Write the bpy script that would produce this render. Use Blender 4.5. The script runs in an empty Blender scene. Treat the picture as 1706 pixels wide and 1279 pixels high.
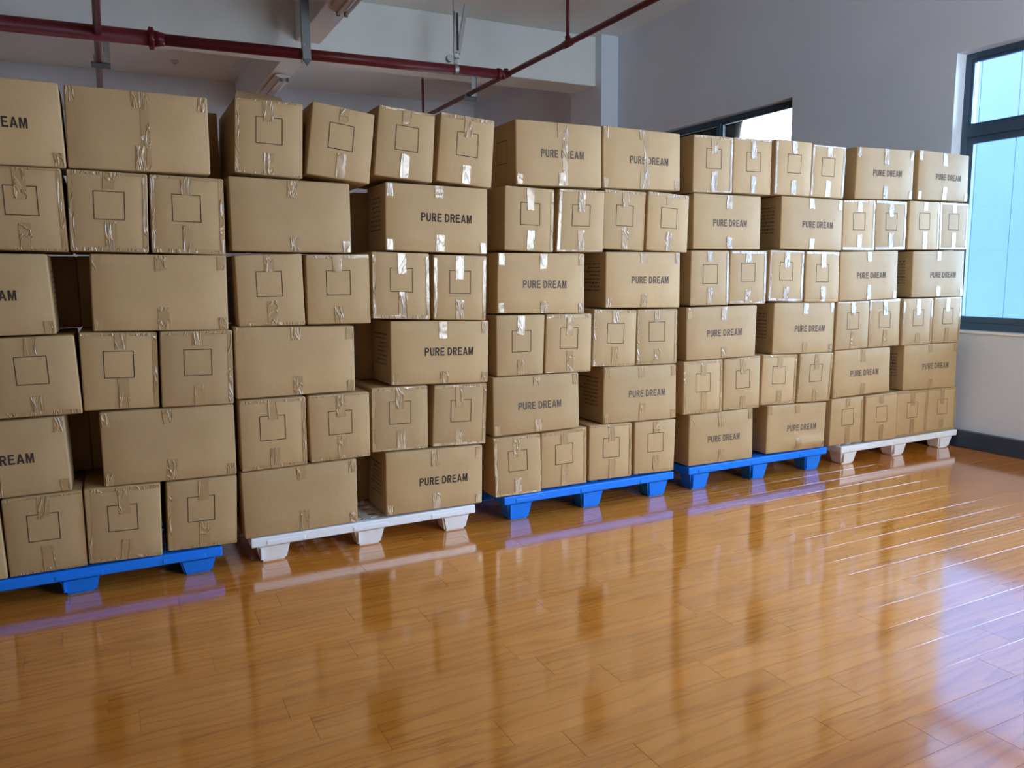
import bpy, bmesh, math, random
from mathutils import Vector, Matrix
S = bpy.context.scene
COL = S.collection
RX = 6.42            # inner face of the right wall (x); the stacks' front plane is y = DF
DF = 4.133
X0, Y0, Y1, CZ = -9.0, -2.2, 14.1, 4.69   # room shell
# ---------------------------------------------------------------- camera
F_PX = 1303.8
Fv = Vector((0.44881793, 0.88275376, -0.13895416))
Rv = Vector((0.89068986, -0.45449215, -0.01041406))
Uv = Vector((0.07234663, 0.11909105, 0.99024405))
cd = bpy.data.cameras.new('camera')
cam = bpy.data.objects.new('camera', cd); COL.objects.link(cam)
cam.matrix_world = Matrix(((Rv.x, Uv.x, -Fv.x, 0), (Rv.y, Uv.y, -Fv.y, 0), (Rv.z, Uv.z, -Fv.z, 1.5), (0, 0, 0, 1)))
cd.sensor_width = 36; cd.lens = F_PX * 36 / 1706; cd.clip_start = .05
S.camera = cam
# ---------------------------------------------------------------- sky, exposure
SKY = 29.0
w = bpy.data.worlds.new('overcast sky'); S.world = w; w.use_nodes = True
bg = w.node_tree.nodes['Background']; bg.inputs[0].default_value = (.88, .94, 1.0, 1); bg.inputs[1].default_value = SKY
vs = S.view_settings
vs.view_transform = 'Standard'; vs.look = 'None'; vs.gamma = 1; vs.use_curve_mapping = False
vs.exposure = -0.10
cy = S.cycles
cy.use_denoising = True; cy.max_bounces = 10; cy.diffuse_bounces = 6; cy.glossy_bounces = 4
cy.transparent_max_bounces = 8; cy.caustics_reflective = False; cy.caustics_refractive = False
cy.sample_clamp_indirect = 6

# window openings in the right wall: (y near, y far); sill and head heights
OPEN = [(6.17, 8.70), (0.69, 4.39), (10.7, 13.3)]  # last opening is unseen, added to brighten the back of the room
OPENF = [(3.1, 6.25)]         # unseen opening (x) behind the camera, added to light the box fronts
SILL, HEAD = 0.985, 3.28
def portal(y0, y1):                       # sky portals only guide the sampling of the sky, they give off no light of their own
    l = bpy.data.lights.new('sky_portal', 'AREA'); l.shape = 'RECTANGLE'
    l.size = HEAD - SILL; l.size_y = y1 - y0
    o = bpy.data.objects.new('sky_portal', l); COL.objects.link(o)
    o.location = (RX + .33, (y0 + y1) / 2, (HEAD + SILL) / 2); o.rotation_euler = (0, math.radians(90), 0)
    l.cycles.is_portal = True
for a in OPEN: portal(*a)
for a, b in OPENF:
    portal(a, b); o = COL.objects[-1]; o.location = ((a + b) / 2, Y0 - .18, (HEAD + SILL) / 2); o.rotation_euler = (math.radians(90), 0, math.radians(0)); o.data.size, o.data.size_y = b - a, HEAD - SILL

# ---------------------------------------------------------------- node helpers / materials
def mat(name, col, rough=.6, spec=.5, metal=0):
    m = bpy.data.materials.new(name); m.use_nodes = True
    b = m.node_tree.nodes['Principled BSDF']
    b.inputs['Base Color'].default_value = (*col, 1); b.inputs['Roughness'].default_value = rough
    b.inputs['Specular IOR Level'].default_value = spec; b.inputs['Metallic'].default_value = metal
    return m, m.node_tree.nodes, m.node_tree.links, b
def noise(N, L, vec, scale, detail=3, rough=.5, dist=0):
    n = N.new('ShaderNodeTexNoise'); n.inputs['Scale'].default_value = scale; n.inputs['Detail'].default_value = detail
    n.inputs['Roughness'].default_value = rough; n.inputs['Distortion'].default_value = dist
    if vec: L.new(vec, n.inputs['Vector'])
    return n.outputs['Fac']
def mapping(N, L, vec, scale=(1, 1, 1), loc=None):
    n = N.new('ShaderNodeMapping'); n.inputs['Scale'].default_value = scale; L.new(vec, n.inputs['Vector'])
    if loc: L.new(loc, n.inputs['Location'])
    return n.outputs['Vector']
def ramp(N, L, fac, stops):
    n = N.new('ShaderNodeValToRGB'); e = n.color_ramp.elements
    e[0].position, e[0].color = stops[0][0], (*stops[0][1], 1); e[1].position, e[1].color = stops[-1][0], (*stops[-1][1], 1)
    for p, c in stops[1:-1]:
        k = e.new(p); k.color = (*c, 1)
    L.new(fac, n.inputs[0]); return n.outputs[0]
def maprange(N, L, v, a, b, c, d):
    n = N.new('ShaderNodeMapRange'); L.new(v, n.inputs[0])
    for i, x in enumerate((a, b, c, d)): n.inputs[i + 1].default_value = x
    return n.outputs[0]
def mix(N, L, fac, a, b, mode='MIX'):
    n = N.new('ShaderNodeMix'); n.data_type = 'RGBA'; n.blend_type = mode
    for s, v in ((n.inputs[0], fac), (n.inputs[6], a), (n.inputs[7], b)):
        if isinstance(v, (int, float)): s.default_value = v
        elif isinstance(v, tuple): s.default_value = (*v, 1)
        else: L.new(v, s)
    return n.outputs[2]
def bump(N, L, b, h, strength, dist=.01):
    n = N.new('ShaderNodeBump'); n.inputs['Strength'].default_value = strength; n.inputs['Distance'].default_value = dist
    L.new(h, n.inputs['Height']); L.new(n.outputs[0], b.inputs['Normal']); return n
def tc(N, which='Object'): return N.new('ShaderNodeTexCoord').outputs[which]

def m_cardboard(name, c):
    m, N, L, b = mat(name, c, .65, .18)
    oc = tc(N); r = N.new('ShaderNodeObjectInfo').outputs['Random']
    n1 = noise(N, L, mapping(N, L, oc, (1, 1, 1)), 3.5, 4)
    n2 = noise(N, L, mapping(N, L, oc, (60, 60, 4)), 5, 2)
    v = maprange(N, L, n1, .3, .7, .93, 1.06)
    col = mix(N, L, 1.0, c, v, 'MULTIPLY')
    col = mix(N, L, 1.0, col, maprange(N, L, n2, .3, .7, .97, 1.03), 'MULTIPLY')
    col = mix(N, L, 1.0, col, maprange(N, L, r, 0, 1, .92, 1.06), 'MULTIPLY')
    L.new(col, b.inputs['Base Color'])
    bump(N, L, b, n1, .35, .02)
    return m
CARD_C = (.43, .285, .140)
CARD = m_cardboard('cardboard', CARD_C)
def m_tape():
    m, N, L, b = mat('clear packing tape', (.375, .240, .112), .24, .45)
    oc = tc(N); r = N.new('ShaderNodeObjectInfo').outputs['Random']
    cx = N.new('ShaderNodeCombineXYZ')
    for i in range(3): L.new(maprange(N, L, r, 0, 1, 0, 37 + 11 * i), cx.inputs[i])
    v = mapping(N, L, oc, (1, 1, 1), cx.outputs[0])
    big = noise(N, L, mapping(N, L, v, (1, 1, .30)), 16, 2, .5, 1.2)
    sb = N.new('ShaderNodeMath'); sb.operation = 'SUBTRACT'; sb.inputs[1].default_value = .5; L.new(big, sb.inputs[0])
    ab = N.new('ShaderNodeMath'); ab.operation = 'ABSOLUTE'; L.new(sb.outputs[0], ab.inputs[0])
    line = maprange(N, L, ab.outputs[0], 0, .045, 1, 0)
    soft = noise(N, L, v, 9, 2)
    ad = N.new('ShaderNodeMath'); ad.operation = 'ADD'; L.new(line, ad.inputs[0]); L.new(soft, ad.inputs[1])
    bump(N, L, b, ad.outputs[0], .9, .0035)
    b.inputs['Coat Weight'].default_value = .5; b.inputs['Coat Roughness'].default_value = .10
    return m
TAPE = m_tape()
INK = mat('printing ink', (.045, .036, .034), .9, .05)[0]
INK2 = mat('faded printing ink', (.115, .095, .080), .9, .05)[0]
def m_paint(name, c, rough=.55, amt=.04):
    m, N, L, b = mat(name, c, rough, .3)
    n1 = noise(N, L, tc(N), 1.3, 4); n2 = noise(N, L, tc(N), 90, 2)
    L.new(mix(N, L, 1.0, c, maprange(N, L, n1, .3, .7, 1 - amt, 1 + amt), 'MULTIPLY'), b.inputs['Base Color'])
    bump(N, L, b, n2, .06, .004); return m
WALL = m_paint('white wall paint', (.66, .73, .82))
CEIL = m_paint('white ceiling paint', (.74, .78, .78))
BASE = m_paint('dark blue grey baseboard paint', (.035, .055, .085), .35)
FRAME = mat('dark blue grey window aluminium', (.040, .080, .135), .32, .5)[0]
RED = m_paint('red pipe paint', (.125, .015, .020), .36, .12)
STEEL = mat('galvanised steel', (.50, .52, .54), .35, .5, .9)[0]
MSTEEL = mat('dull zinc angle steel', (.22, .235, .25), .45, .5, .6)[0]
DSTEEL = mat('dark grey steel', (.10, .11, .12), .45, .5, .3)[0]
WPL = m_paint('white plastic', (.74, .77, .80), .38, .03)
BPL = m_paint('blue plastic', (.008, .185, .80), .34, .05)
LAMPW = mat('white enamelled lamp body', (.62, .65, .66), .3)[0]
TUBE = mat('unlit fluorescent tube', (.80, .83, .84), .12)[0]
BLACK = mat('black rubber', (.02, .02, .022), .5)[0]

def m_wood():
    c = (.46, .215, .065)
    m, N, L, b = mat('glossy orange laminate', c, .11, .5)
    g = N.new('ShaderNodeNewGeometry').outputs['Position']; r = N.new('ShaderNodeObjectInfo').outputs['Random']
    cx = N.new('ShaderNodeCombineXYZ')
    for i in range(3): L.new(maprange(N, L, r, 0, 1, 0, (91, 53, 17)[i]), cx.inputs[i])
    v = mapping(N, L, g, (1, 1, 1), cx.outputs[0])
    flow = noise(N, L, mapping(N, L, v, (.55, 7, 1)), 1.3, 3, .5, .5)
    wv = N.new('ShaderNodeTexWave'); wv.wave_type = 'BANDS'; wv.bands_direction = 'Y'
    wv.inputs['Scale'].default_value = 5.5; wv.inputs['Distortion'].default_value = 16; wv.inputs['Detail'].default_value = 3
    wv.inputs['Detail Scale'].default_value = .8; wv.inputs['Detail Roughness'].default_value = .62
    L.new(mapping(N, L, v, (.16, 1, 1)), wv.inputs['Vector'])
    fine = noise(N, L, mapping(N, L, v, (.9, 48, 1)), 2.4, 5, .62)
    streak = noise(N, L, mapping(N, L, v, (1.3, 26, 1)), 1.9, 4, .6, 1.0)
    patch = noise(N, L, mapping(N, L, v, (.7, 5, 1)), 1.1, 2, .5)
    col = ramp(N, L, flow, [(.25, (.62, .200, .023)), (.5, (.71, .250, .032)), (.75, (.77, .285, .042))])
    col = mix(N, L, maprange(N, L, wv.outputs['Fac'], 0, .30, .55, 0), col, (.48, .155, .020))
    col = mix(N, L, maprange(N, L, fine, .45, .75, 0, .40), col, (.44, .150, .022))
    sp = N.new('ShaderNodeMath'); sp.operation = 'MULTIPLY'
    L.new(maprange(N, L, streak, .54, .66, 0, 1), sp.inputs[0]); L.new(maprange(N, L, patch, .48, .62, 0, .8), sp.inputs[1])
    col = mix(N, L, sp.outputs[0], col, (.36, .105, .014))
    col = mix(N, L, 1.0, col, maprange(N, L, r, 0, 1, .93, 1.06), 'MULTIPLY')
    L.new(col, b.inputs['Base Color'])
    wavy = noise(N, L, mapping(N, L, g, (1, 3, 1)), 5, 2)
    bump(N, L, b, wavy, .05, .01)
    L.new(maprange(N, L, noise(N, L, g, 2.2, 3), .3, .7, .10, .16), b.inputs['Roughness'])
    b.inputs['Coat Weight'].default_value = 1; b.inputs['Coat Roughness'].default_value = .10; b.inputs['Coat IOR'].default_value = 1.9
    return m
WOOD = m_wood()
SUB = mat('dark joint underlay', (.26, .11, .03), .6)[0]
def m_glass(name, tint, veil=0.0, veilcol=(.7, .85, 1)):
    m = bpy.data.materials.new(name); m.use_nodes = True; N = m.node_tree.nodes; L = m.node_tree.links; N.clear()
    o = N.new('ShaderNodeOutputMaterial'); t = N.new('ShaderNodeBsdfTransparent'); t.inputs[0].default_value = (*tint, 1)
    g = N.new('ShaderNodeBsdfGlossy'); g.inputs['Roughness'].default_value = .02
    f = N.new('ShaderNodeFresnel'); f.inputs[0].default_value = 1.35
    mx = N.new('ShaderNodeMixShader'); L.new(f.outputs[0], mx.inputs[0]); L.new(t.outputs[0], mx.inputs[1]); L.new(g.outputs[0], mx.inputs[2])
    out = mx.outputs[0]
    if veil:
        tr = N.new('ShaderNodeBsdfTranslucent'); tr.inputs[0].default_value = (*veilcol, 1)
        mv = N.new('ShaderNodeMixShader')
        n = noise(N, L, mapping(N, L, tc(N), (1, 5, 1.2)), 2.0, 3, .5, .5)
        L.new(maprange(N, L, n, .3, .75, veil * .7, veil * 1.3), mv.inputs[0])
        L.new(out, mv.inputs[1]); L.new(tr.outputs[0], mv.inputs[2]); out = mv.outputs[0]
    L.new(out, o.inputs[0]); return m
GLASS = m_glass('clear window glass', (.93, .96, .98))
GLASS_B = m_glass('blue tinted film glass', (.60, .78, 1.0), .003)
GLASS_T = m_glass('cool tinted window glass', (.66, .80, .97))
FAC1, FAC2 = (.028, .046, .078), (.032, .052, .088)
def m_facade():
    m, N, L, b = mat('pale blue cladding', (.2, .26, .3), .5)
    n = noise(N, L, mapping(N, L, tc(N), (1, 1.5, .5)), 1.2, 4, .6)
    L.new(ramp(N, L, n, [(.3, FAC1), (.7, FAC2)]), b.inputs['Base Color']); return m

FACADE = m_facade()

# ---------------------------------------------------------------- mesh helpers
def add_box(bm, a, b, mi=0, bev=0):
    x0, y0, z0 = a; x1, y1, z1 = b
    vv = [bm.verts.new(p) for p in ((x0,y0,z0),(x1,y0,z0),(x1,y1,z0),(x0,y1,z0),(x0,y0,z1),(x1,y0,z1),(x1,y1,z1),(x0,y1,z1))]
    fs = [bm.faces.new([vv[i] for i in f]) for f in ((3,2,1,0),(4,5,6,7),(0,1,5,4),(1,2,6,5),(2,3,7,6),(3,0,4,7))]
    if bev:
        es = list({e for f in fs for e in f.edges})
        bmesh.ops.bevel(bm, geom=es, offset=bev, segments=2, affect='EDGES', profile=.5)
def add_tube(bm, p, q, r, r2=None, n=20, cap=True):
    p = Vector(p); q = Vector(q); r2 = r if r2 is None else r2
    d = (q - p).normalized(); u = d.orthogonal().normalized(); v = d.cross(u)
    A = [bm.verts.new(p + r * (u * math.cos(t) + v * math.sin(t))) for t in [2 * math.pi * i / n for i in range(n)]]
    B = [bm.verts.new(q + r2 * (u * math.cos(t) + v * math.sin(t))) for t in [2 * math.pi * i / n for i in range(n)]]
    for i in range(n): 
        f = bm.faces.new((A[i], A[(i+1) % n], B[(i+1) % n], B[i])); f.smooth = True
    if cap: bm.faces.new(A[::-1]); bm.faces.new(B)
def obj(name, bm, m, parent=None, loc=(0, 0, 0), smooth=False):
    """loc: origin in the parent's space; the bmesh is in world space relative to nothing but loc given separately"""
    me = bpy.data.meshes.new(name)
    if isinstance(bm, bmesh.types.BMesh):
        bmesh.ops.recalc_face_normals(bm, faces=bm.faces[:]); bm.to_mesh(me); bm.free()
    else: me = bm
    if not me.materials: me.materials.append(m)
    if smooth:
        for f in me.polygons: f.use_smooth = True
    o = bpy.data.objects.new(name, me); COL.objects.link(o); o.location = loc
    if parent: o.parent = parent
    return o
def empty(name, loc): 
    o = bpy.data.objects.new(name, None); COL.objects.link(o); o.location = loc; o.empty_display_size = .1; return o
def tag(o, label=None, cat=None, group=None, kind=None):
    for k, v in (('label', label), ('category', cat), ('group', group), ('kind', kind)):
        if v: o[k] = v
    return o
def part(name, fn, m, root, smooth=False):
    """a part built in world coordinates under root (an object at root.location, unrotated)"""
    bm = bmesh.new(); fn(bm); bmesh.ops.translate(bm, verts=bm.verts[:], vec=-Vector(root_world(root)))
    return obj(name, bm, m, root, smooth=smooth)
def root_world(o):
    v = Vector(o.location); p = o.parent
    while p: v += Vector(p.location); p = p.parent
    return v

# ---------------------------------------------------------------- room shell
def struct(name, fn, m, kind='structure', loc=(0, 0, 0)):
    bm = bmesh.new(); fn(bm); o = obj(name, bm, m); o['kind'] = kind; return o
def right_wall(bm):
    xs = (RX, RX + .30); ys = [Y0]; 
    for a, b in sorted(OPEN): ys += [a, b]
    ys.append(Y1)
    for i in range(0, len(ys), 2): add_box(bm, (xs[0], ys[i], 0), (xs[1], ys[i+1], CZ))
    for a, b in OPEN:
        add_box(bm, (xs[0], a, 0), (xs[1], b, SILL)); add_box(bm, (xs[0], a, HEAD), (xs[1], b, CZ))
wr = struct('wall_right', right_wall, WALL)
part('pilaster', lambda bm: add_box(bm, (6.14, 9.31, 0), (RX - .001, 10.1, CZ), bev=.006), WALL, wr)
struct('wall_back', lambda bm: add_box(bm, (X0, Y1, 0), (RX + .3, Y1 + .2, CZ)), WALL)
struct('wall_left', lambda bm: add_box(bm, (X0 - .2, Y0, 0), (X0, Y1, CZ)), WALL)
def front_wall(bm):
    a, b = OPENF[0]
    add_box(bm, (X0, Y0 - .2, 0), (a, Y0, CZ)); add_box(bm, (b, Y0 - .2, 0), (RX + .3, Y0, CZ))
    add_box(bm, (a, Y0 - .2, 0), (b, Y0, SILL)); add_box(bm, (a, Y0 - .2, HEAD), (b, Y0, CZ))
struct('wall_front', front_wall, WALL)
ce = struct('ceiling', lambda bm: add_box(bm, (X0 - .2, Y0 - .2, CZ), (RX + .3, Y1 + .2, CZ + .2)), CEIL)
part('ceiling_beam', lambda bm: add_box(bm, (X0, 9.45, 4.04), (6.139, 9.97, CZ + .001), bev=.012), CEIL, ce)
def ybeam(bm): 
    add_box(bm, (2.09, Y0, 4.15), (2.365, 9.449, CZ + .001), bev=.008)
part('ceiling_beam', ybeam, CEIL, ce)
part('ceiling_beam', lambda bm: add_box(bm, (2.09, 9.971, 4.15), (2.365, Y1 - .001, CZ + .001), bev=.008), CEIL, ce)
struct('baseboard_right', lambda bm: add_box(bm, (6.362, Y0, 0.001), (RX - .001, Y1 - .001, .142), bev=.003), BASE)
struct('baseboard_back', lambda bm: add_box(bm, (X0, Y1 - .06, 0.001), (6.36, Y1 - .001, .142), bev=.003), BASE)
# floor: base slab, planks as parts
fl = struct('floor', lambda bm: add_box(bm, (X0, Y0, -.12), (RX + .3, Y1, -.009)), SUB)
PW, PL = .1625, .885
KN = {0: 2.272, 1: 2.905, 2: .51, 3: 2.997, 4: 2.825, 5: 2.468, 6: 4.047, 7: 3.1, -1: 2.455}   # measured butt joints, row 0 spans y 1.428-1.590
rnd = random.Random(5)
def plank_mesh(x0, y0, x1, y1, bm):
    g, t, bv = .0004, .009, .0006
    a = [(x0+g, y0+g), (x1-g, y0+g), (x1-g, y1-g), (x0+g, y1-g)]
    b = [(x0+g+bv, y0+g+bv), (x1-g-bv, y0+g+bv), (x1-g-bv, y1-g-bv), (x0+g+bv, y1-g-bv)]
    lo = [bm.verts.new((x, y, -t)) for x, y in a]; mi = [bm.verts.new((x, y, -.0004)) for x, y in a]; hi = [bm.verts.new((x, y, 0)) for x, y in b]
    bm.faces.new(hi)
    for i in range(4):
        j = (i + 1) % 4
        bm.faces.new((mi[i], mi[j], hi[j], hi[i])); bm.faces.new((lo[i], lo[j], mi[j], mi[i]))
def inframe(x, y):
    v = Vector((x, y, -1.5)); z = v.dot(Fv)
    if z < .2: return False
    u = 853 + F_PX * v.dot(Rv) / z; q = 639.5 - F_PX * v.dot(Uv) / z
    return -20 < u < 1726 and q < 1320
field = bmesh.new(); cache = {}; npl = 0
r0 = int(math.floor((Y0 - 1.428) / PW)) + 1; r1 = int((Y1 - 1.428) / PW)
for r in range(r0, r1):
    ya = 1.428 + r * PW; k = KN.get(r, rnd.random() * PL)
    x = k - math.ceil((k - X0) / PL) * PL
    while x < RX:
        xa, xb = max(x, X0), min(x + PL, RX - .004)
        if xb - xa > .01:
            vis = ya < 4.35 and any(inframe(xa + (xb - xa) * s, ya + PW * t) for s in (0, .5, 1) for t in (0, 1))
            if vis and npl < 298:
                key = round(xb - xa, 3)
                if key not in cache:
                    bm = bmesh.new(); plank_mesh(0, 0, xb - xa, PW, bm); me = bpy.data.meshes.new('plank'); bmesh.ops.recalc_face_normals(bm, faces=bm.faces[:]); bm.to_mesh(me); bm.free(); me.materials.append(WOOD); cache[key] = me
                o = bpy.data.objects.new('plank', cache[key]); COL.objects.link(o); o.parent = fl; o.location = (xa, ya, 0); npl += 1
            else: plank_mesh(xa, ya, xb, ya + PW, field)
        x += PL
o = obj('plank_field', field, WOOD, fl); o['kind'] = 'stuff'
# ---------------------------------------------------------------- windows (frames 0.12 m behind the wall face)
FX = RX + .12
def window(n, y0, y1, mulls, film, front=False):
    fx = FX
    t = empty('window_%d' % n, (FX, (y0 + y1) / 2, SILL)); t['kind'] = 'structure'
    def outer(bm):
        add_box(bm, (FX, y0, HEAD - .05), (FX + .07, y1, HEAD), bev=.003); add_box(bm, (FX, y0, SILL), (FX + .07, y1, SILL + .06), bev=.003)
        add_box(bm, (FX, y0, SILL + .06), (FX + .07, y0 + .05, HEAD - .05), bev=.003); add_box(bm, (FX, y1 - .05, SILL + .06), (FX + .07, y1, HEAD - .05), bev=.003)
    part('outer_frame', outer, FRAME, t)
    part('transom', lambda bm: add_box(bm, (FX - .006, y0 + .05, 2.60), (FX + .064, y1 - .05, 2.69), bev=.004), FRAME, t)
    for mull in mulls: part('mullion', lambda bm: add_box(bm, (FX - .010, mull - .035, SILL + .061), (FX + .06, mull + .035, HEAD - .051), bev=.004), FRAME, t)
    ed = [y0 + .05] + sum([[m - .035, m + .035] for m in sorted(mulls)], []) + [y1 - .05]
    for a, b in zip(ed[::2], ed[1::2]):
        for z0, z1, m, up in ((2.69, HEAD - .05, GLASS_T if film is GLASS_B else GLASS, 1), (SILL + .06, 2.60, film, 0)):
            s = .022 if up else .055
            def sash(bm, a=a, b=b, z0=z0, z1=z1, s=s):
                x = FX + .012
                add_box(bm, (x, a, z0), (x + .04, b, z0 + s), bev=.003); add_box(bm, (x, a, z1 - s), (x + .04, b, z1), bev=.003)
                add_box(bm, (x, a, z0 + s), (x + .04, a + s, z1 - s), bev=.003); add_box(bm, (x, b - s, z0 + s), (x + .04, b, z1 - s), bev=.003)
            sa = part('sash', sash, FRAME, t)
            part('pane', lambda bm, a=a, b=b, z0=z0, z1=z1, s=s: add_box(bm, (FX + .028, a + s - .005, z0 + s - .005), (FX + .033, b - s + .005, z1 - s + .005)), m, sa)
    if front == 1:   # the unseen one added behind the camera for its light: the same window turned by 90 degrees
        t.rotation_euler = (0, 0, math.radians(-90)); t.location = ((y0 + y1) / 2, Y0 - .07, SILL)
window(1, *OPEN[0], [7.405], GLASS); window(2, *OPEN[1], [3.13, 1.91], GLASS_B); window(3, *OPENF[0], [4.15, 5.2], GLASS, 1); window(4, *OPEN[2], [12.0], GLASS)  # the last two windows are unseen, added for the daylight they let in
part('sill_ledge', lambda bm: add_box(bm, (RX - .012, .67, SILL - .018), (FX - .001, 4.395, SILL + .002), bev=.003), mat('white stone sill', (.85, .87, .9), .3)[0], bpy.data.objects['window_2'])

# building seen through the second window
bl = empty('neighbouring_building', (13, 8, 0)); tag(bl, 'pale blue clad building outside the large right window', 'building')
part('core_wall', lambda bm: add_box(bm, (13.06, 4.6, -3), (16, 11.6, 9)), FACADE, bl)
pm = None
for i in range(11):
    y = 4.6 + i * .64
    bm = bmesh.new(); add_box(bm, (0, 0, -3), (.05, .635, 9), bev=.005)
    if pm is None: o = obj('panel', bm, FACADE, bl); pm = o.data
    else: bm.free(); o = bpy.data.objects.new('panel', pm); COL.objects.link(o); o.parent = bl
    o.location = (0, y - 8, 0)
struct('ground_outside', lambda bm: add_box(bm, (RX + .31, -30, -3.2), (40, 40, -3)), mat('grey paving', (.28, .29, .29), .8)[0])
# ---------------------------------------------------------------- pallets
def pallet(x0, x1, zt, m, label, yaw=0, dy=0):
    D = 1.10; th = .050; W = x1 - x0
    root = empty('plastic_pallet', ((x0 + x1) / 2, DF - .012 + dy, 0)); tag(root, label, 'pallet', 'plastic pallets under the box stacks')
    def deck(bm):
        z0, z1 = zt - th, zt
        for y in (0, D - .05): add_box(bm, (-W/2, y, z0), (W/2, y + .05, z1), bev=.006)
        for x in (-W/2, W/2 - .05): add_box(bm, (x, .05, z0), (x + .05, D - .05, z1), bev=.006)
        n = 11
        for i in range(n):
            x = -W/2 + .05 + (W - .1) * (i + .5) / n; ww = .022
            add_box(bm, (x - ww, .05, z1 - .02), (x + ww, D - .05, z1 - .003))
        for j in range(9):
            y = .05 + (D - .1) * (j + .5) / 9
            add_box(bm, (-W/2 + .05, y - .02, z1 - .021), (W/2 - .05, y + .02, z1 - .0045))
        # shallow raised middles of the front rim, as moulded
        for i in range(3):
            x = -W/2 + W * (.14 + .36 * i); add_box(bm, (x - .10, -.004, z0 + .006), (x + .10, .05, z0 + .030), bev=.003)
    obj('deck', (lambda b: (deck(b), b)[1])(bmesh.new()), m, root)
    for j in range(3):
        for i in range(3):
            bm = bmesh.new(); fw = .175
            cx = (-W/2 + .03 + fw/2, 0, W/2 - .03 - fw/2)[i]; cyy = (.015 + .07, D/2, D - .085)[j]
            zt2 = zt - th + .002; a, b = fw/2, fw/2 - .022; c, d = .07, .052
            lo = [bm.verts.new((cx + sx*b, cyy + sy*d, .0)) for sx, sy in ((-1,-1),(1,-1),(1,1),(-1,1))]
            hi = [bm.verts.new((cx + sx*a, cyy + sy*c, zt2)) for sx, sy in ((-1,-1),(1,-1),(1,1),(-1,1))]
            bm.faces.new(lo[::-1]); bm.faces.new(hi); 
            for k in range(4): bm.faces.new((lo[k], lo[(k+1) % 4], hi[(k+1) % 4], hi[k]))
            bmesh.ops.bevel(bm, geom=[e for e in bm.edges], offset=.010, segments=2, affect='EDGES')
            if j == 0 and i != 2:   # moulded groove at the left side of the foot
                add_box(bm, (cx - fw*.40, cyy - c - .004, .02), (cx - fw*.34, cyy - c + .02, zt2 - .01), bev=.002)
            obj('foot', bm, m, root)
    return root
PALLETS = {
 'A': (-.875, .417, .132, BPL, 'leftmost blue plastic pallet, cut off by the left picture edge'),
 'B': (.560, 1.843, .145, WPL, 'white plastic pallet nearest the camera between two blue ones'),
 'C': (2.035, 3.322, .160, BPL, 'middle blue plastic pallet right of the near white pallet'),
 'D': (3.452, 4.787, .168, BPL, 'blue plastic pallet farthest to the right, beside the far white pallet'),
 'E': (4.945, 6.352, .150, WPL, 'far white plastic pallet standing beside the right wall'),
}
for k, a in PALLETS.items(): pallet(*a)

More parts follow.
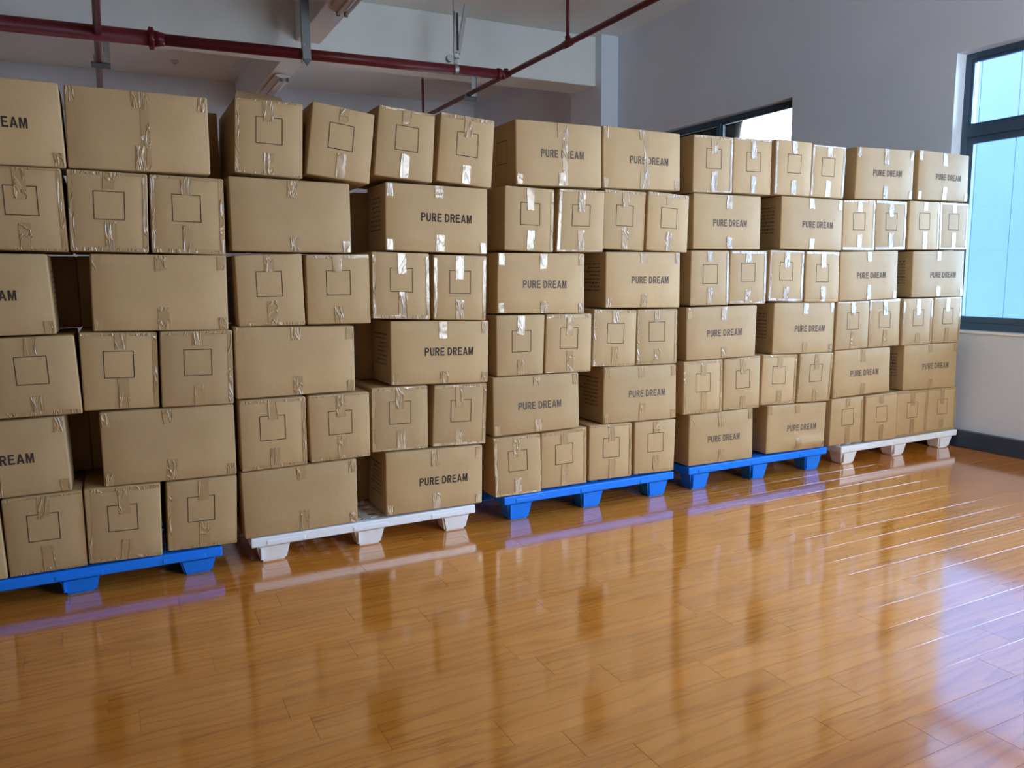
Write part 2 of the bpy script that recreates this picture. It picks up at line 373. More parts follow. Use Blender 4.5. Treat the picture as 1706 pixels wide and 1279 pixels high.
# ---------------------------------------------------------------- cartons: front face corners (x, z) TL TR BR BL in the plane of the stacks
Q = {
'A6b':(-0.120,2.359,0.481,2.353,0.475,1.993,-0.136,1.995),
'A5b':(-0.137,1.990,0.194,1.982,0.177,1.618,-0.158,1.625),
'A5c':(0.202,1.984,0.532,1.975,0.523,1.607,0.190,1.618),
'A3b':(-0.145,1.253,0.187,1.240,0.174,0.875,-0.155,0.883),
'A3c':(0.197,1.244,0.530,1.237,0.517,0.865,0.184,0.874),
'A4b':(-0.073,1.613,0.523,1.606,0.514,1.237,-0.085,1.256),
'A2b':(-0.089,0.872,0.517,0.862,0.512,0.497,-0.093,0.511),
'A1a':(-0.514,0.508,-0.198,0.504,-0.200,0.132,-0.536,0.142),
'A1b':(-0.182,0.513,0.151,0.500,0.138,0.133,-0.198,0.145),
'A1c':(0.178,0.497,0.512,0.492,0.493,0.123,0.165,0.143),
'B6a':(0.606,2.369,0.935,2.362,0.917,1.993,0.585,2.009),
'B6b':(0.985,2.382,1.308,2.339,1.266,1.980,0.934,2.018),
'B6c':(1.332,2.393,1.648,2.365,1.621,2.001,1.290,2.028),
'B6d':(1.683,2.384,2.009,2.360,1.981,1.987,1.644,2.014),
'B5a':(0.555,1.991,1.159,1.979,1.156,1.620,0.552,1.627),
'B5b':(1.354,1.997,1.960,1.984,1.954,1.615,1.344,1.635),
'B4a':(0.562,1.607,0.895,1.616,0.898,1.248,0.564,1.251),
'B4b':(0.912,1.611,1.252,1.614,1.249,1.244,0.908,1.250),
'B4c':(1.263,1.628,1.593,1.618,1.589,1.251,1.256,1.269),
'B4d':(1.617,1.612,1.946,1.605,1.935,1.236,1.609,1.251),
'B3a':(0.541,1.251,1.155,1.233,1.149,0.881,0.535,0.882),
'B3b':(1.358,1.251,1.956,1.233,1.946,0.871,1.352,0.894),
'B2a':(0.540,0.876,0.877,0.872,0.872,0.508,0.536,0.506),
'B2b':(0.891,0.872,1.225,0.870,1.220,0.511,0.890,0.510),
'B2c':(1.237,0.888,1.569,0.880,1.563,0.516,1.230,0.527),
'B2d':(1.606,0.875,1.939,0.866,1.924,0.504,1.585,0.520),
'B1a':(0.529,0.501,1.138,0.506,1.133,0.148,0.533,0.139),
'B1b':(1.302,0.518,1.898,0.500,1.890,0.150,1.295,0.156),
'C6a':(2.144,2.384,2.733,2.384,2.737,2.017,2.145,2.015),
'C6b':(2.745,2.392,3.340,2.382,3.346,2.024,2.748,2.020),
'C5a':(2.068,2.007,2.396,1.996,2.386,1.628,2.059,1.639),
'C5b':(2.430,2.003,2.757,2.001,2.745,1.629,2.408,1.631),
'C5c':(2.760,2.015,3.078,2.007,3.064,1.638,2.747,1.652),
'C5d':(3.083,2.013,3.413,1.995,3.403,1.628,3.070,1.643),
'C4a':(2.021,1.624,2.615,1.621,2.613,1.249,2.011,1.273),
'C4b':(2.772,1.632,3.356,1.631,3.357,1.269,2.769,1.283),
'C3a':(2.002,1.260,2.329,1.256,2.315,0.897,2.000,0.899),
'C3b':(2.341,1.257,2.665,1.251,2.660,0.889,2.327,0.897),
'C3c':(2.684,1.277,3.012,1.263,3.003,0.900,2.670,0.916),
'C3d':(3.018,1.265,3.345,1.261,3.346,0.896,3.013,0.905),
'C2a':(1.972,0.896,2.565,0.889,2.571,0.539,1.972,0.540),
'C2b':(2.758,0.908,3.336,0.891,3.340,0.528,2.753,0.540),
'C1a':(1.968,0.530,2.292,0.528,2.296,0.151,1.978,0.165),
'C1b':(2.306,0.524,2.636,0.533,2.636,0.169,2.302,0.172),
'C1c':(2.654,0.539,2.984,0.529,2.983,0.170,2.650,0.178),
'C1d':(3.001,0.528,3.338,0.522,3.328,0.166,2.999,0.177),
'D6a':(3.444,2.387,3.780,2.387,3.779,2.024,3.443,2.019),
'D6b':(3.790,2.392,4.133,2.393,4.135,2.025,3.791,2.027),
'D6c':(4.160,2.402,4.506,2.400,4.499,2.027,4.155,2.030),
'D6d':(4.520,2.391,4.858,2.390,4.848,2.024,4.506,2.028),
'D5a':(3.455,2.015,4.047,2.012,4.050,1.651,3.458,1.653),
'D5b':(4.231,2.023,4.842,2.013,4.850,1.647,4.233,1.657),
'D4a':(3.440,1.643,3.767,1.643,3.774,1.275,3.438,1.280),
'D4b':(3.788,1.645,4.122,1.642,4.122,1.274,3.786,1.280),
'D4c':(4.153,1.651,4.486,1.643,4.484,1.277,4.143,1.291),
'D4d':(4.493,1.643,4.833,1.639,4.846,1.268,4.495,1.277),
'D3a':(3.409,1.266,4.034,1.267,4.029,0.905,3.414,0.910),
'D3b':(4.209,1.277,4.822,1.267,4.819,0.891,4.204,0.909),
'D2a':(3.391,0.904,3.732,0.903,3.737,0.534,3.393,0.543),
'D2b':(3.753,0.902,4.088,0.908,4.091,0.533,3.751,0.540),
'D2c':(4.115,0.910,4.452,0.896,4.444,0.533,4.104,0.548),
'D2d':(4.473,0.898,4.819,0.891,4.797,0.525,4.451,0.538),
'D1a':(3.455,0.534,4.030,0.535,4.039,0.165,3.455,0.177),
'D1b':(4.174,0.538,4.772,0.517,4.761,0.167,4.171,0.181),
'E6a':(4.981,2.404,5.615,2.413,5.620,2.041,4.973,2.027),
'E6b':(5.671,2.423,6.288,2.413,6.302,2.047,5.677,2.045),
'E5a':(4.855,2.013,5.199,2.025,5.209,1.647,4.862,1.650),
'E5b':(5.217,2.028,5.570,2.026,5.573,1.657,5.228,1.651),
'E5c':(5.587,2.032,5.950,2.033,5.963,1.658,5.591,1.659),
'E5d':(5.953,2.033,6.321,2.033,6.328,1.660,5.975,1.661),
'E4a':(4.841,1.638,5.478,1.648,5.489,1.271,4.851,1.272),
'E4b':(5.670,1.646,6.314,1.654,6.329,1.276,5.682,1.283),
'E3a':(4.838,1.271,5.184,1.270,5.191,0.906,4.832,0.904),
'E3b':(5.197,1.276,5.552,1.278,5.565,0.904,5.204,0.906),
'E3c':(5.578,1.272,5.941,1.272,5.944,0.903,5.582,0.903),
'E3d':(5.968,1.275,6.321,1.276,6.320,0.896,5.971,0.902),
'E2a':(4.840,0.902,5.462,0.898,5.481,0.544,4.841,0.538),
'E2b':(5.635,0.903,6.307,0.895,6.314,0.511,5.647,0.535),
'E1a':(4.834,0.530,5.184,0.528,5.194,0.165,4.826,0.167),
'E1b':(5.204,0.527,5.569,0.527,5.580,0.153,5.211,0.163),
'E1c':(5.580,0.532,5.960,0.520,5.956,0.154,5.588,0.155),
'E1d':(5.972,0.522,6.332,0.513,6.343,0.149,5.965,0.156)
}
Q.update({'A6a': (-.745, 2.372, -.140, 2.360, -.128, 1.995, -.735, 1.998), 'A5a': (-.496, 1.994, -.158, 1.990, -.146, 1.622, -.490, 1.630),
 'A4a': (-.86, 1.615, -.245, 1.612, -.232, 1.250, -.855, 1.252), 'A3a': (-.520, 1.240, -.165, 1.243, -.150, .874, -.510, .878),
 'A2a': (-.86, .865, -.235, .868, -.226, .512, -.85, .510), 'A1z': (-.870, .505, -.524, .508, -.514, .135, -.862, .135),
 'A1a': (-.512, .507, -.186, .507, -.176, .137, -.508, .137)})
LONG = {'A': '246', 'B': '135', 'C': '246', 'D': '135', 'E': '246'}
PHR = {'A': 'leftmost blue pallet', 'B': 'near white pallet', 'C': 'middle blue pallet', 'D': 'rightmost blue pallet', 'E': 'far white pallet'}
LAY = {'1': 'bottom layer', '2': 'second layer up', '3': 'third layer up', '4': 'fourth layer up', '5': 'fifth layer up', '6': 'top layer'}
POS = {'A5': 'left visible,middle,right', 'A3': 'left visible,middle,right'}
TEXT = 'A6a A4a A2a B5b B3b B1b C6a C6b C4a C4b C2a C2b D5a D5b D3a D3b D1a D1b E6a E6b E4a E4b E2a E2b'.split()
NOTEXT = 'A6b A4b A2b B5a B3a B1a'.split()
FULLSEAM = 'A6b C6a C6b'.split()

def letters(word, w=.66, gap=.16, t=.175, space=.36):
    """plain bold sans capitals built from quads; returns vertices in a unit box and faces"""
    V, Fc = [], []
    def quad(o, *p):
        n = len(V); V.extend((x + o, y) for x, y in p); Fc.append(list(range(n, n + len(p))))
    def bar(o, x0, y0, x1, y1): quad(o, (x0, y0), (x1, y0), (x1, y1), (x0, y1))
    def arc(o, cx, cy, rx, ry, a0, a1, n=8):
        for k in range(n):
            a, c = math.radians(a0 + (a1-a0)*k/n), math.radians(a0 + (a1-a0)*(k+1)/n)
            quad(o, (cx+(rx-t)*math.cos(a), cy+(ry-t)*math.sin(a)), (cx+rx*math.cos(a), cy+ry*math.sin(a)), (cx+rx*math.cos(c), cy+ry*math.sin(c)), (cx+(rx-t)*math.cos(c), cy+(ry-t)*math.sin(c)))
    x = 0
    for ch in word:
        if ch == ' ': x += space; continue
        ww = w
        if ch in 'PR':
            bar(x, 0, 0, t, 1); bar(x, t, 1-t, w-.29, 1); bar(x, t, .42, w-.29, .42+t); arc(x, w-.29, .71, .29, .29, -90, 90)
            if ch == 'R': quad(x, (w-.20, 0), (w+.02, 0), (.50, .43), (.27, .43)); ww = w + .02
        elif ch == 'U': bar(x, 0, .32, t, 1); bar(x, w-t, .32, w, 1); arc(x, w/2, .32, w/2, .32, 180, 360, 10)
        elif ch == 'E': bar(x, 0, 0, t, 1); bar(x, t, 1-t, w-.03, 1); bar(x, t, .43, w-.08, .43+t*.95); bar(x, t, 0, w, t)
        elif ch == 'D': bar(x, 0, 0, t, 1); bar(x, t, 1-t, .26, 1); bar(x, t, 0, .26, t); arc(x, .26, .5, w-.22, .5, -90, 90, 12); ww = w + .04
        elif ch == 'A':
            ww = w + .10; m = ww/2
            quad(x, (0, 0), (t*1.05, 0), (m+.01, .80), (m+.01, 1), (m-.10, 1)); quad(x, (ww-t*1.05, 0), (ww, 0), (m+.10, 1), (m-.01, 1), (m-.01, .80)); bar(x, .20, .22, ww-.20, .22+t*.85)
        elif ch == 'M':
            ww = w + .14; m = ww/2
            bar(x, 0, 0, t*.95, 1); bar(x, ww-t*.95, 0, ww, 1); quad(x, (t*.5, 1), (t*.5, .72), (m, 0), (m+.085, 0), (t*1.45, 1)); quad(x, (ww-t*.5, 1), (ww-t*1.45, 1), (m-.085, 0), (m, 0), (ww-t*.5, .72))
        x += ww + gap
    L = x - gap
    return [(a / L, c) for a, c in V], Fc
TV, TF = letters('PURE DREAM')

class Carton:
    def __init__(s, q, y, dep, rng, bulge=.004, crush=False, yaw=0.0):
        s.q = [(q[0], q[1]), (q[2], q[3]), (q[4], q[5]), (q[6], q[7])]; s.y = y; s.dep = dep; s.b = bulge; s.crush = crush
        s.W = ((q[2]-q[0]) + (q[4]-q[6])) / 2; s.H = ((q[1]-q[7]) + (q[3]-q[5])) / 2
        s.cx = sum(p[0] for p in s.q) / 4; s.z0 = min(q[5], q[7]); s.bl = rng.uniform(.002, .006); s.bt = rng.uniform(-.003, .002)
        s.root = Vector((s.cx, y + dep / 2, s.z0)); s.yaw = yaw
    def P(s, u, v, w, off=0):
        """point of the box; u right, v up, w depth, all 0..1 ; off outwards from the front"""
        (ax, az), (bx, bz), (cx, cz), (dx, dz) = s.q
        x = (ax*(1-u) + bx*u)*v + (dx*(1-u) + cx*u)*(1-v); z = (az*(1-u) + bz*u)*v + (dz*(1-u) + cz*u)*(1-v)
        u_, v_, w_ = min(max(u, 0), 1), min(max(v, 0), 1), min(max(w, 0), 1)
        fb = 16*u_*(1-u_)*v_*(1-v_)
        y = s.y + s.dep*w - s.b*fb*(1-w)
        if s.crush: 
            k = math.exp(-((v_-.17)/.10)**2) * min(1, max(0, (u_-.25)/.35)) * min(1, (1-u_)/.06); y -= .030*k*(1-w)
        x += (2*u_-1) * s.bl * 4*v_*(1-v_) * 4*w_*(1-w_) * .7
        z += (2*v_-1) * s.bt * fb * .0
        if s.yaw: y += s.yaw*(x - s.cx)
        return Vector((x, y - off, z)) - s.root
    def body(s, name='cardboard_box'):
        bm = bmesh.new(); r = .0075; d = (s.W, s.H, s.dep)
        def T(L, fine=0):
            mid = [.25, .5, .75] if not fine else [i/14 for i in range(1, 14)]
            return [0, r/L] + mid + [1 - r/L, 1]
        fu = s.crush
        ts = [T(d[0], fu), T(d[1], fu), T(d[2])]; cachev = {}
        def vert(i, j, k):
            key = (i, j, k)
            if key not in cachev:
                p = [ts[0][i]*d[0], ts[1][j]*d[1], ts[2][k]*d[2]]; q = [min(max(p[a], r), d[a]-r) for a in range(3)]
                e = Vector([p[a]-q[a] for a in range(3)])
                if e.length > 1e-9: e = e.normalized()*r
                p = [(q[a]+e[a])/d[a] for a in range(3)]; cachev[key] = bm.verts.new(s.P(*p))
            return cachev[key]
        n = [len(t)-1 for t in ts]
        for j in range(n[1]):
            for i in range(n[0]):
                for k in (0, n[2]): bm.faces.new((vert(i,j,k), vert(i+1,j,k), vert(i+1,j+1,k), vert(i,j+1,k)))
            for k in range(n[2]):
                for i in (0, n[0]): bm.faces.new((vert(i,j,k), vert(i,j,k+1), vert(i,j+1,k+1), vert(i,j+1,k)))
        for i in range(n[0]):
            for k in range(n[2]):
                for j in (0, n[1]): bm.faces.new((vert(i,j,k), vert(i+1,j,k), vert(i+1,j,k+1), vert(i,j,k+1)))
        o = obj(name, bm, CARD, None, s.root, smooth=True); s.o = o; return o
    def patch(s, name, u0, u1, v0, v1, m, off=.0016, nu=2, nv=6, wr=0, rng=None, skew=0, rag=0):
        """thin sheet lying on the front face with its own thickness"""
        bm = bmesh.new(); g = []
        for j in range(nv+1):
            row = []
            for i in range(nu+1):
                a, b = i/nu, j/nv; u = u0 + (u1-u0)*a + skew*(b-.5); v = v0 + (v1-v0)*b
                if rag and j == 0: v += rng.uniform(-rag, rag)
                dd = off + (rng.uniform(0, wr) if wr else 0)
                row.append(bm.verts.new(s.P(min(max(u, 0.012), .988), min(max(v, .012), .988), 0, dd)))
            g.append(row)
        for j in range(nv):
            for i in range(nu): 
                f = bm.faces.new((g[j][i], g[j][i+1], g[j+1][i+1], g[j+1][i])); f.smooth = True
        o = obj(name, bm, m, s.o); return o
    def strip_on_edge(s, name, pts, m):
        bm = bmesh.new(); rows = [[bm.verts.new(p) for p in r] for r in pts]
        for a, b in zip(rows, rows[1:]):
            for i in range(len(a)-1): bm.faces.new((a[i], a[i+1], b[i+1], b[i])).smooth = True
        return obj(name, bm, m, s.o)
    def square(s, cu, cv, a=.130, t=.0034, m=INK):
        bm = bmesh.new(); hw, hh = a/2/s.W, a/2/s.H; tu, tv = t/s.W, t/s.H
        def rect(u0, u1, v0, v1, n=3):
            hor = (u1-u0) > (v1-v0)
            for k in range(n):
                c = [(u0+(u1-u0)*k/n, v0, u0+(u1-u0)*(k+1)/n, v1) if hor else (u0, v0+(v1-v0)*k/n, u1, v0+(v1-v0)*(k+1)/n)][0]
                bm.faces.new([bm.verts.new(s.P(x, y, 0, .0010)) for x, y in ((c[0],c[1]),(c[2],c[1]),(c[2],c[3]),(c[0],c[3]))])
        rect(cu-hw, cu+hw, cv+hh-tv, cv+hh); rect(cu-hw, cu+hw, cv-hh, cv-hh+tv)
        rect(cu-hw, cu-hw+tu, cv-hh+tv, cv+hh-tv); rect(cu+hw-tu, cu+hw, cv-hh+tv, cv+hh-tv)
        return obj('printed_square', bm, m, s.o)
    def lettering(s, u0, u1, cv, h=.046, m=INK2):
        bm = bmesh.new(); hv = h/s.H
        for k in (0,):
            vs_ = [bm.verts.new(s.P(u0+(u1-u0)*x + k*.0011/s.W, cv-hv/2+hv*y, 0, .0011 + k*.00004)) for x, y in TV]
            for f in TF:
                try: bm.faces.new([vs_[i] for i in f])
                except ValueError: pass
        return obj('printed_lettering', bm, m, s.o)
    def side(s, u, v, w, off=.0015):
        p = s.P(u, v, w); p.x += (-off if u < .5 else off); return p
    def marks(s, left=True, kind='text', rng=None):
        """small print lines (too small to read) or a square outline on a side face"""
        bm = bmesh.new(); u = 0 if left else 1
        def rc(w0, w1, v0, v1):
            bm.faces.new([bm.verts.new(s.side(u, v, w, .0022 + (.004 if .2 < v < .8 else .002))) for w, v in ((w0,v0),(w1,v0),(w1,v1),(w0,v1))])
        if kind == 'text':
            v = .80
            for r in range(8):
                w = .18; end = .82 if r == 0 else rng.uniform(.50, .78)
                while w < end:
                    l = rng.uniform(.02, .07); rc(w, min(w+l, .84), v-rng.uniform(.016, .028), v); w += l + rng.uniform(.012, .03)
                v -= .068
        else:
            a0, a1, b0, b1, t = .30, .70, .36, .72, .012
            rc(a0, a1, b0, b0+t); rc(a0, a1, b1-t, b1); rc(a0, a0+t, b0, b1); rc(a1-t, a1, b0, b1)
        return obj('printed_marks' if kind == 'text' else 'printed_square', bm, INK2, s.o)

PANE = 0
def dress(c, name, rng, long):
    pal, lay, pos = name[0], name[1], name[2:]
    W, H = c.W, c.H; tw = .048 / W
    cu = .5 + rng.uniform(-.02, .02)
    lt, lb = rng.uniform(.06, .12)/H, rng.uniform(.07, .12)/H
    if not long: lt, lb = rng.uniform(.07, .14)/H, rng.uniform(.09, .15)/H
    sk = rng.uniform(-.015, .015)
    c.patch('tape', cu-tw/2, cu+tw/2, 1-lt, .99, TAPE, wr=.0016, rng=rng, nu=4, nv=8, skew=sk, rag=.012)
    c.patch('tape', cu-tw/2+.01, cu+tw/2+.01, .01, lb, TAPE, wr=.0016, rng=rng, nu=4, nv=8, skew=-sk, rag=.012)
    e = .022
    if long:
        for u0, v0, v1 in ((.012, .80, .99), (.988-.036/W, .80, .99), (.012, .012, .17), (.988-.036/W, .012, .17)):
            if rng.random() < .6: c.patch('corner_tape', u0, u0+.036/W, v0, v1, TAPE, wr=.002, rng=rng, nu=3, nv=4, skew=rng.uniform(-.01, .01), off=.0014)
        if name in FULLSEAM: c.patch('tape', cu+tw*.2, cu+tw*1.0, .02, .98, TAPE, nu=2, nv=8, off=.0012)
    else:
        if rng.random() < .75: c.patch('edge_tape', .014, .986, 1-e/H*rng.uniform(.5, 1.1), .99, TAPE, wr=.0018, rng=rng, nu=12, nv=2, off=.0012)
        if rng.random() < .6: c.patch('edge_tape', .014, .986, .012, e/H*rng.uniform(.5, 1.1), TAPE, wr=.0018, rng=rng, nu=12, nv=2, off=.0012)
        if rng.random() < .35: c.patch('edge_tape', .012, .012+.018/W, .03, .95, TAPE, wr=.0014, rng=rng, nu=2, nv=10, off=.0012)
        if rng.random() < .45: c.patch('edge_tape', .988-.018/W, .988, .03, .95, TAPE, wr=.0014, rng=rng, nu=2, nv=10, off=.0012)
        c.square(.5 + rng.uniform(-.02, .015), .585 + rng.uniform(-.015, .015))
    if name in TEXT:
        right = pos == 'b'
        u0 = .335 if right else .28
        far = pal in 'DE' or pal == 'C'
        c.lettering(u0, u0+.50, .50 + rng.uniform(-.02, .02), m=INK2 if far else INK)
    if long and pos == 'b' and name not in ('C6b', 'D1b'): c.marks(True, 'text', rng)
    if name in ('A4a', 'A2a'): c.marks(False, 'text', rng)
    if name == 'C6a': c.marks(True, 'square', rng)

def label_of(name, long):
    pal, lay, pos = name[0], name[1], name[2:]
    if long: p = {'a': 'left of two', 'b': 'right of two'}[pos]; h = 'wide cardboard box'
    elif pal == 'A':
        p = {'z': 'sliver at picture edge', 'a': 'left of three', 'b': 'middle of three', 'c': 'right of three'}[pos]; h = 'cardboard box with printed square'
    else: p = {'a': 'first from left', 'b': 'second from left', 'c': 'third from left', 'd': 'fourth from left'}[pos]; h = 'cardboard box with printed square'
    if name == 'B6b': h = 'sideways tilted cardboard box'
    if name == 'B6a': h = 'cardboard box with lifted flap'
    if name == 'D1b': h = 'wide cardboard box with crushed bottom'
    if name == 'A1z': h = 'cardboard box'
    return '%s, %s, %s, %s' % (h, p, LAY[lay], PHR[pal])
# neighbours in one layer keep a hair of air between them
for pal in 'ABCDE':
    for lay in '123456':
        ks = sorted((k for k in Q if k[:2] == pal + lay), key=lambda k: Q[k][0])
        for k1, k2 in zip(ks, ks[1:]):
            a, b = list(Q[k1]), list(Q[k2])
            for i, j in ((2, 0), (4, 6)):
                if a[i] > b[j] - .006:
                    mid = (a[i] + b[j]) / 2; a[i] = mid - .003; b[j] = mid + .003
            Q[k1], Q[k2] = tuple(a), tuple(b)
# nothing sinks into the layer below
for pal in 'ABCDE':
    for lay in '23456':
        for k in [k for k in Q if k[:2] == pal + lay]:
            a = list(Q[k])
            for lo in [Q[m] for m in Q if m[:2] == pal + str(int(lay) - 1)]:
                for i in (4, 6):
                    if lo[0] - .02 < a[i] < lo[2] + .02:
                        t = (a[i] - lo[0]) / (lo[2] - lo[0]); zt = lo[1] + (lo[3] - lo[1]) * min(1, max(0, t))
                        a[i+1] = max(a[i+1], zt + .0015)
            Q[k] = tuple(a)
GR = {'A': 'boxes stacked on the leftmost blue pallet', 'B': 'boxes stacked on the near white pallet', 'C': 'boxes stacked on the middle blue pallet',
      'D': 'boxes stacked on the rightmost blue pallet', 'E': 'boxes stacked on the far white pallet'}
R = random.Random(11)
CT = {}
for name in sorted(Q):
    long = name[1] in LONG[name[0]]
    q = list(Q[name]); zt = PALLETS[name[0]][2]
    if name[1] == '1':
        q[5] = max(q[5], zt + .001); q[7] = max(q[7], zt + .001)
    dy = R.uniform(-.008, .010)
    c = Carton(q, DF + dy, .335 if long else .600, R, bulge=R.uniform(.002, .006), crush=(name == 'D1b'))
    o = c.body(); tag(o, label_of(name, long), 'box', GR[name[0]]); dress(c, name, R, long); CT[name] = c
# loose top flap on the first box of the near white stack's top layer
c = CT['B6a']
c.strip_on_edge('loose_flap', [[c.P(.02, 1, .03) + Vector((0, 0, .004)), c.P(.72, 1, .03) + Vector((0, 0, .004))],
                               [c.P(.10, 1, .22) + Vector((0, 0, .060)), c.P(.76, 1, .24) + Vector((0, 0, .050))],
                               [c.P(.12, 1, .30) + Vector((0, 0, .055)), c.P(.76, 1, .32) + Vector((0, 0, .044))]], CARD)
# boxes of the second row that show in the gaps between the wide ones, beside the stacks and over them
def back(name, x0, x1, z0, z1, dy, label, dep=.335):
    c = Carton((x0, z1, x1, z1, x1, z0, x0, z0), DF + .345 + dy, dep, R, bulge=.002); c.bl = .0004
    o = c.body(); tag(o, label, 'box', GR[name[0]]); c.marks(True, 'text', R); return c
for pal in 'ABCDE':
    for lay in LONG[pal]:
        a, b = Q[pal+lay+'a'], Q[pal+lay+'b']
        z0 = max(a[5], a[7], b[5], b[7]) + .002; z1 = min(a[1], a[3], b[1], b[3]) - .004
        dn, up = [Q[k] for k in Q if k[:2] == pal + str(int(lay) - 1)], [Q[k] for k in Q if k[:2] == pal + str(int(lay) + 1)]
        if dn: z0 = max(max(k[1], k[3]) for k in dn) + .002
        if up:
            gc = (a[2] + b[0]) / 2; near = [k for k in up if k[0] < gc + .3 and k[2] > gc - .3]
            z1 = min(min(k[5], k[7]) for k in near) - .006
        gx0, gx1 = (a[2]+a[4])/2, (b[0]+b[6])/2
        split = gx0 + (gx1-gx0) * .62
        if pal+lay == 'A6': 
            back('A', -.04, .566, z0, 2.352, .02, 'cardboard box behind the wide ones, %s, %s' % (LAY[lay], PHR[pal])); continue
        if gx1 - gx0 < .05: continue
        back(pal, split + .0012, split + .61, z0, z1, R.uniform(.01, .03), 'set-back cardboard box right in the gap, %s, %s' % (LAY[lay], PHR[pal]))
        if pal in 'A': back(pal, split - .61, split - .0012, z0, z1, R.uniform(.045, .055), 'set-back cardboard box left in the gap, %s, %s' % (LAY[lay], PHR[pal]))

# ---------------------------------------------------------------- red sprinkler pipework under the ceiling
ZP = 3.80
def main_y(x): return 8.748 + (x + .712) * (8.516 - 8.748) / (4.309 + .712)
mp = empty('sprinkler_pipework', (2, main_y(2), ZP)); tag(mp, 'red sprinkler pipework under the ceiling, a thick main with two thin branches', 'pipe')
part('thick_section', lambda bm: add_tube(bm, (-8.9, main_y(-8.9), ZP), (.52, main_y(.52), ZP), .071, n=28), RED, mp)
part('thin_section', lambda bm: add_tube(bm, (.60, main_y(.60), ZP), (4.22, main_y(4.22), ZP), .055, n=28), RED, mp)
def reducer(bm):
    add_tube(bm, (.505, main_y(.505), ZP), (.56, main_y(.56), ZP), .084, n=28); add_tube(bm, (.56, main_y(.56), ZP), (.65, main_y(.65), ZP), .076, .060, n=28)
    for s in (-1, 1): add_box(bm, (.51, main_y(.53) - .015, ZP + s*.086 - .018), (.555, main_y(.53) + .015, ZP + s*.086 + .018), bev=.004)
part('reducer_coupling', reducer, RED, mp)
def tee(bm):
    add_tube(bm, (4.18, main_y(4.18), ZP), (4.22, main_y(4.22), ZP), .066, n=28); add_tube(bm, (4.21, main_y(4.21), ZP), (4.30, main_y(4.3), ZP), .057, .042, n=28)
part('end_cap', tee, RED, mp)
def branch(x, r, ys, label, tees, risers, hang):
    b = part('branch_pipe', lambda bm: add_tube(bm, (x, ys[0], ZP), (x, ys[1], ZP), r, n=20), RED, mp); b['label'] = label
    for y in tees: part('tee_fitting', lambda bm: (add_tube(bm, (x, y-.07, ZP), (x, y+.07, ZP), r*1.3, n=20), add_tube(bm, (x, y, ZP), (x, y, ZP + .07), r*.95, n=16)), RED, b)
    for y, zt in risers:
        ri = part('riser', lambda bm: add_tube(bm, (x, y, ZP + .03), (x, y, zt), .0185, n=14), RED, b)
        part('sprinkler_head', lambda bm: (add_tube(bm, (x, y, zt), (x, y, zt+.025), .014, n=12), add_tube(bm, (x-.010, y, zt+.02), (x-.006, y, zt+.05), .003, n=6), add_tube(bm, (x+.010, y, zt+.02), (x+.006, y, zt+.05), .003, n=6), add_tube(bm, (x, y, zt+.05), (x, y, zt+.054), .016, n=12)), STEEL, b)
    return b
branch(4.297, .029, (-2.1, 13.9), 'thin red branch pipe running away at right', (7.13, 8.52), ((7.13, 4.40), (11.24, 4.34)), None)
branch(.069, .034, (-2.1, 13.9), 'thin red branch pipe crossing the main at left', (main_y(.069),), (), None)
# L-shaped hangers holding the branch pipes from the beam
def lhang(x, y, z0, ztop, label, s=1):
    h = empty('pipe_hanger', (x, y, ztop)); tag(h, label, 'hanger')
    part('strap', lambda bm: (add_box(bm, (x+.045*s, y-.004, z0), (x+.045*s + .065, y+.004, ztop)), add_box(bm, (x+.045*s+.060, y-.03, z0), (x+.045*s+.065, y+.004, ztop))), STEEL if s > 0 else DSTEEL, h)
    part('foot_bracket', lambda bm: (add_box(bm, (x-.075, y-.03, z0-.004), (x+.045*s+.065, y+.03, z0+.004)), add_box(bm, (x-.075, y-.03, z0-.06), (x+.045*s+.065, y-.024, z0+.004))), DSTEEL, h)
    part('u_bolt', lambda bm: (add_tube(bm, (x-.042, y, z0-.03), (x-.042, y, z0+.08), .005, n=8), add_tube(bm, (x+.042, y, z0-.03), (x+.042, y, z0+.08), .005, n=8), add_tube(bm, (x-.042, y, z0+.08), (x+.042, y, z0+.08), .005, n=8)), STEEL, h)
lhang(4.297, 9.60, 3.766, 4.039, 'small steel bracket holding the right branch pipe behind the beam')
lhang(.069, 9.72, 3.762, 4.039, 'small dark bracket holding the left branch pipe behind the beam')
# vertical angle hanger over the main pipe
x = 1.995; y = main_y(x)
h = empty('pipe_hanger', (x, y - .09, CZ)); tag(h, 'grey vertical angle-steel hanger crossing the main pipe', 'hanger')
part('angle_bar', lambda bm: (add_box(bm, (x-.044, y-.082, 3.72), (x+.044, y-.074, CZ-.002)), add_box(bm, (x-.052, y-.14, 3.735), (x-.044, y-.074, CZ-.002))), MSTEEL, h)
def tip(bm):
    v = [bm.verts.new(p) for p in ((x-.048,y-.09,3.735),(x+.048,y-.09,3.735),(x,y-.09,3.665),(x-.048,y-.07,3.735),(x+.048,y-.07,3.735),(x,y-.07,3.665))]
    bm.faces.new((v[0],v[1],v[2])); bm.faces.new((v[5],v[4],v[3])); bm.faces.new((v[0],v[3],v[4],v[1])); bm.faces.new((v[1],v[4],v[5],v[2])); bm.faces.new((v[2],v[5],v[3],v[0]))
part('pointed_end', tip, DSTEEL, h)
part('u_bolt', lambda bm: (add_tube(bm, (x-.02, y-.09, ZP+.07), (x-.02, y+.07, ZP+.07), .006, n=8), add_tube(bm, (x-.02, y-.09, ZP-.07), (x-.02, y+.07, ZP-.07), .006, n=8), add_tube(bm, (x-.02, y+.07, ZP-.07), (x-.02, y+.07, ZP+.07), .006, n=8)), STEEL, h)
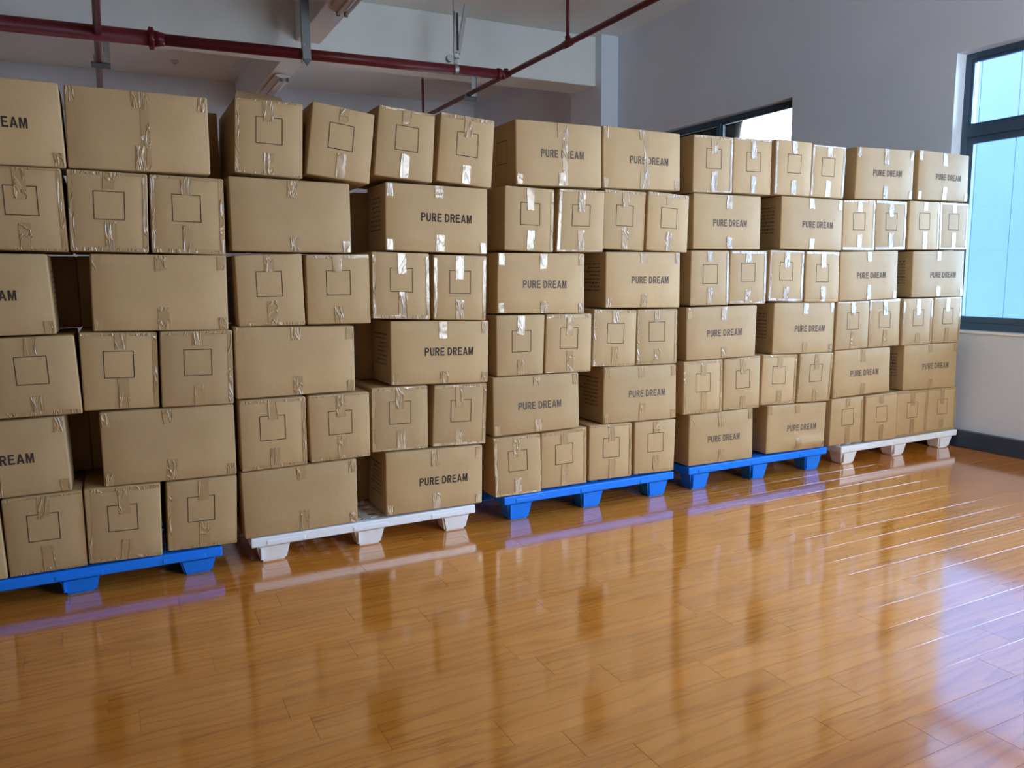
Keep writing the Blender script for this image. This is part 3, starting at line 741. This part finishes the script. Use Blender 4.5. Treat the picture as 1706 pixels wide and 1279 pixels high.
# ring clamp with two brace channels
x = 3.668; y = main_y(x)
h = empty('pipe_hanger', (x, y, CZ)); tag(h, 'steel ring clamp with two brace channels on the main pipe', 'hanger')
def ring(bm):
    n = 28
    for i in range(n):
        a, b = 2*math.pi*i/n, 2*math.pi*(i+1)/n
        for (r, s) in ((.060, 1),):
            pts = [(x-.022, y+r*math.cos(a), ZP+r*math.sin(a)), (x+.022, y+r*math.cos(a), ZP+r*math.sin(a)), (x+.022, y+r*math.cos(b), ZP+r*math.sin(b)), (x-.022, y+r*math.cos(b), ZP+r*math.sin(b))]
            bm.faces.new([bm.verts.new(p) for p in pts])
    bmesh.ops.remove_doubles(bm, verts=bm.verts[:], dist=1e-5)
rg = part('ring_clamp', ring, STEEL, h); md = rg.modifiers.new('t', 'SOLIDIFY'); md.thickness = .006
part('clamp_ears', lambda bm: (add_box(bm, (x-.02, y-.012, ZP+.064), (x+.02, y+.012, ZP+.13), bev=.004), add_tube(bm, (x-.07, y-.03, ZP+.115), (x-.07, y+.03, ZP+.115), .04, n=20), add_tube(bm, (x-.03, y-.03, ZP+.12), (x+.03, y-.03, ZP+.12), .012, n=12)), STEEL, h)
def channel(bm, p, q, wd=.041, dp=.041, t=.004):
    p, q = Vector(p), Vector(q); d = (q-p).normalized(); u = Vector((1, 0, 0)); u = (u - d*u.dot(d)).normalized(); v = d.cross(u)
    for (a0, a1, b0, b1) in ((-wd/2, wd/2, -dp/2, -dp/2+t), (-wd/2, -wd/2+t, -dp/2+t, dp/2), (wd/2-t, wd/2, -dp/2+t, dp/2)):
        c = [bm.verts.new(o + u*a + v*b) for o in (p, q) for a, b in ((a0,b0),(a1,b0),(a1,b1),(a0,b1))]
        for f in ((3,2,1,0),(4,5,6,7),(0,1,5,4),(1,2,6,5),(2,3,7,6),(3,0,4,7)): bm.faces.new([c[i] for i in f])
part('threaded_rod', lambda bm: add_tube(bm, (x-.015, y, ZP+.12), (x-.015, y, CZ-.001), .006, n=10), STEEL, h)
part('brace_channel', lambda bm: channel(bm, (x-.012, y-.02, ZP+.18), (x+.012, y-.02, ZP+.62)), STEEL, h)
part('brace_channel', lambda bm: channel(bm, (x+.040, y+.01, ZP+.18), (x+.150, y+.01, ZP+.72)), STEEL, h)
part('brace_insert', lambda bm: add_box(bm, (x+.002, y-.046, ZP+.20), (x+.026, y-.038, ZP+.60)), BLACK, h)
# smoke detector
sd = empty('smoke_detector', (1.10, 13.1, CZ)); tag(sd, 'small white smoke detector on the ceiling behind the left stack', 'detector')
part('housing', lambda bm: (add_tube(bm, (1.10, 13.1, CZ-.035), (1.10, 13.1, CZ-.001), .045, .055, n=24)), LAMPW, sd)
part('sensor_chamber', lambda bm: (add_tube(bm, (1.10, 13.1, CZ-.055), (1.10, 13.1, CZ-.035), .022, .03, n=20)), STEEL, sd)
# unlit twin tube lamps under the beam
def lamp(y0, y1, label):
    xc, z = 2.235, 4.148
    t = empty('fluorescent_lamp', (xc, (y0+y1)/2, z)); tag(t, label, 'lamp', 'unlit fluorescent lamps under the cross beam')
    def body(bm):
        prof = [(-.10, -.02), (-.035, -.002), (.035, -.002), (.10, -.02), (.10, -.026), (.035, -.055), (-.035, -.055), (-.10, -.026)]
        A = [bm.verts.new((xc+a, y0, z+b)) for a, b in prof]; B = [bm.verts.new((xc+a, y1, z+b)) for a, b in prof]
        bm.faces.new(A); bm.faces.new(B[::-1])
        for i in range(8): bm.faces.new((A[i], A[(i+1) % 8], B[(i+1) % 8], B[i]))
    part('reflector_body', body, LAMPW, t)
    for s in (-1, 1):
        part('tube', lambda bm: add_tube(bm, (xc+s*.040+.02, y0+.03, z-.072), (xc+s*.040+.02, y1-.03, z-.072), .016, n=14), TUBE, t)
        for yy in (y0+.005, y1-.03): part('lamp_holder', lambda bm: add_box(bm, (xc+s*.040+.02-.018, yy, z-.092), (xc+s*.040+.02+.018, yy+.025, z-.03), bev=.004), DSTEEL, t)
lamp(6.88, 8.10, 'unlit twin-tube lamp under the beam at the top picture edge')
lamp(10.98, 12.2, 'unlit twin-tube lamp behind the beam, over the lifted box flap')
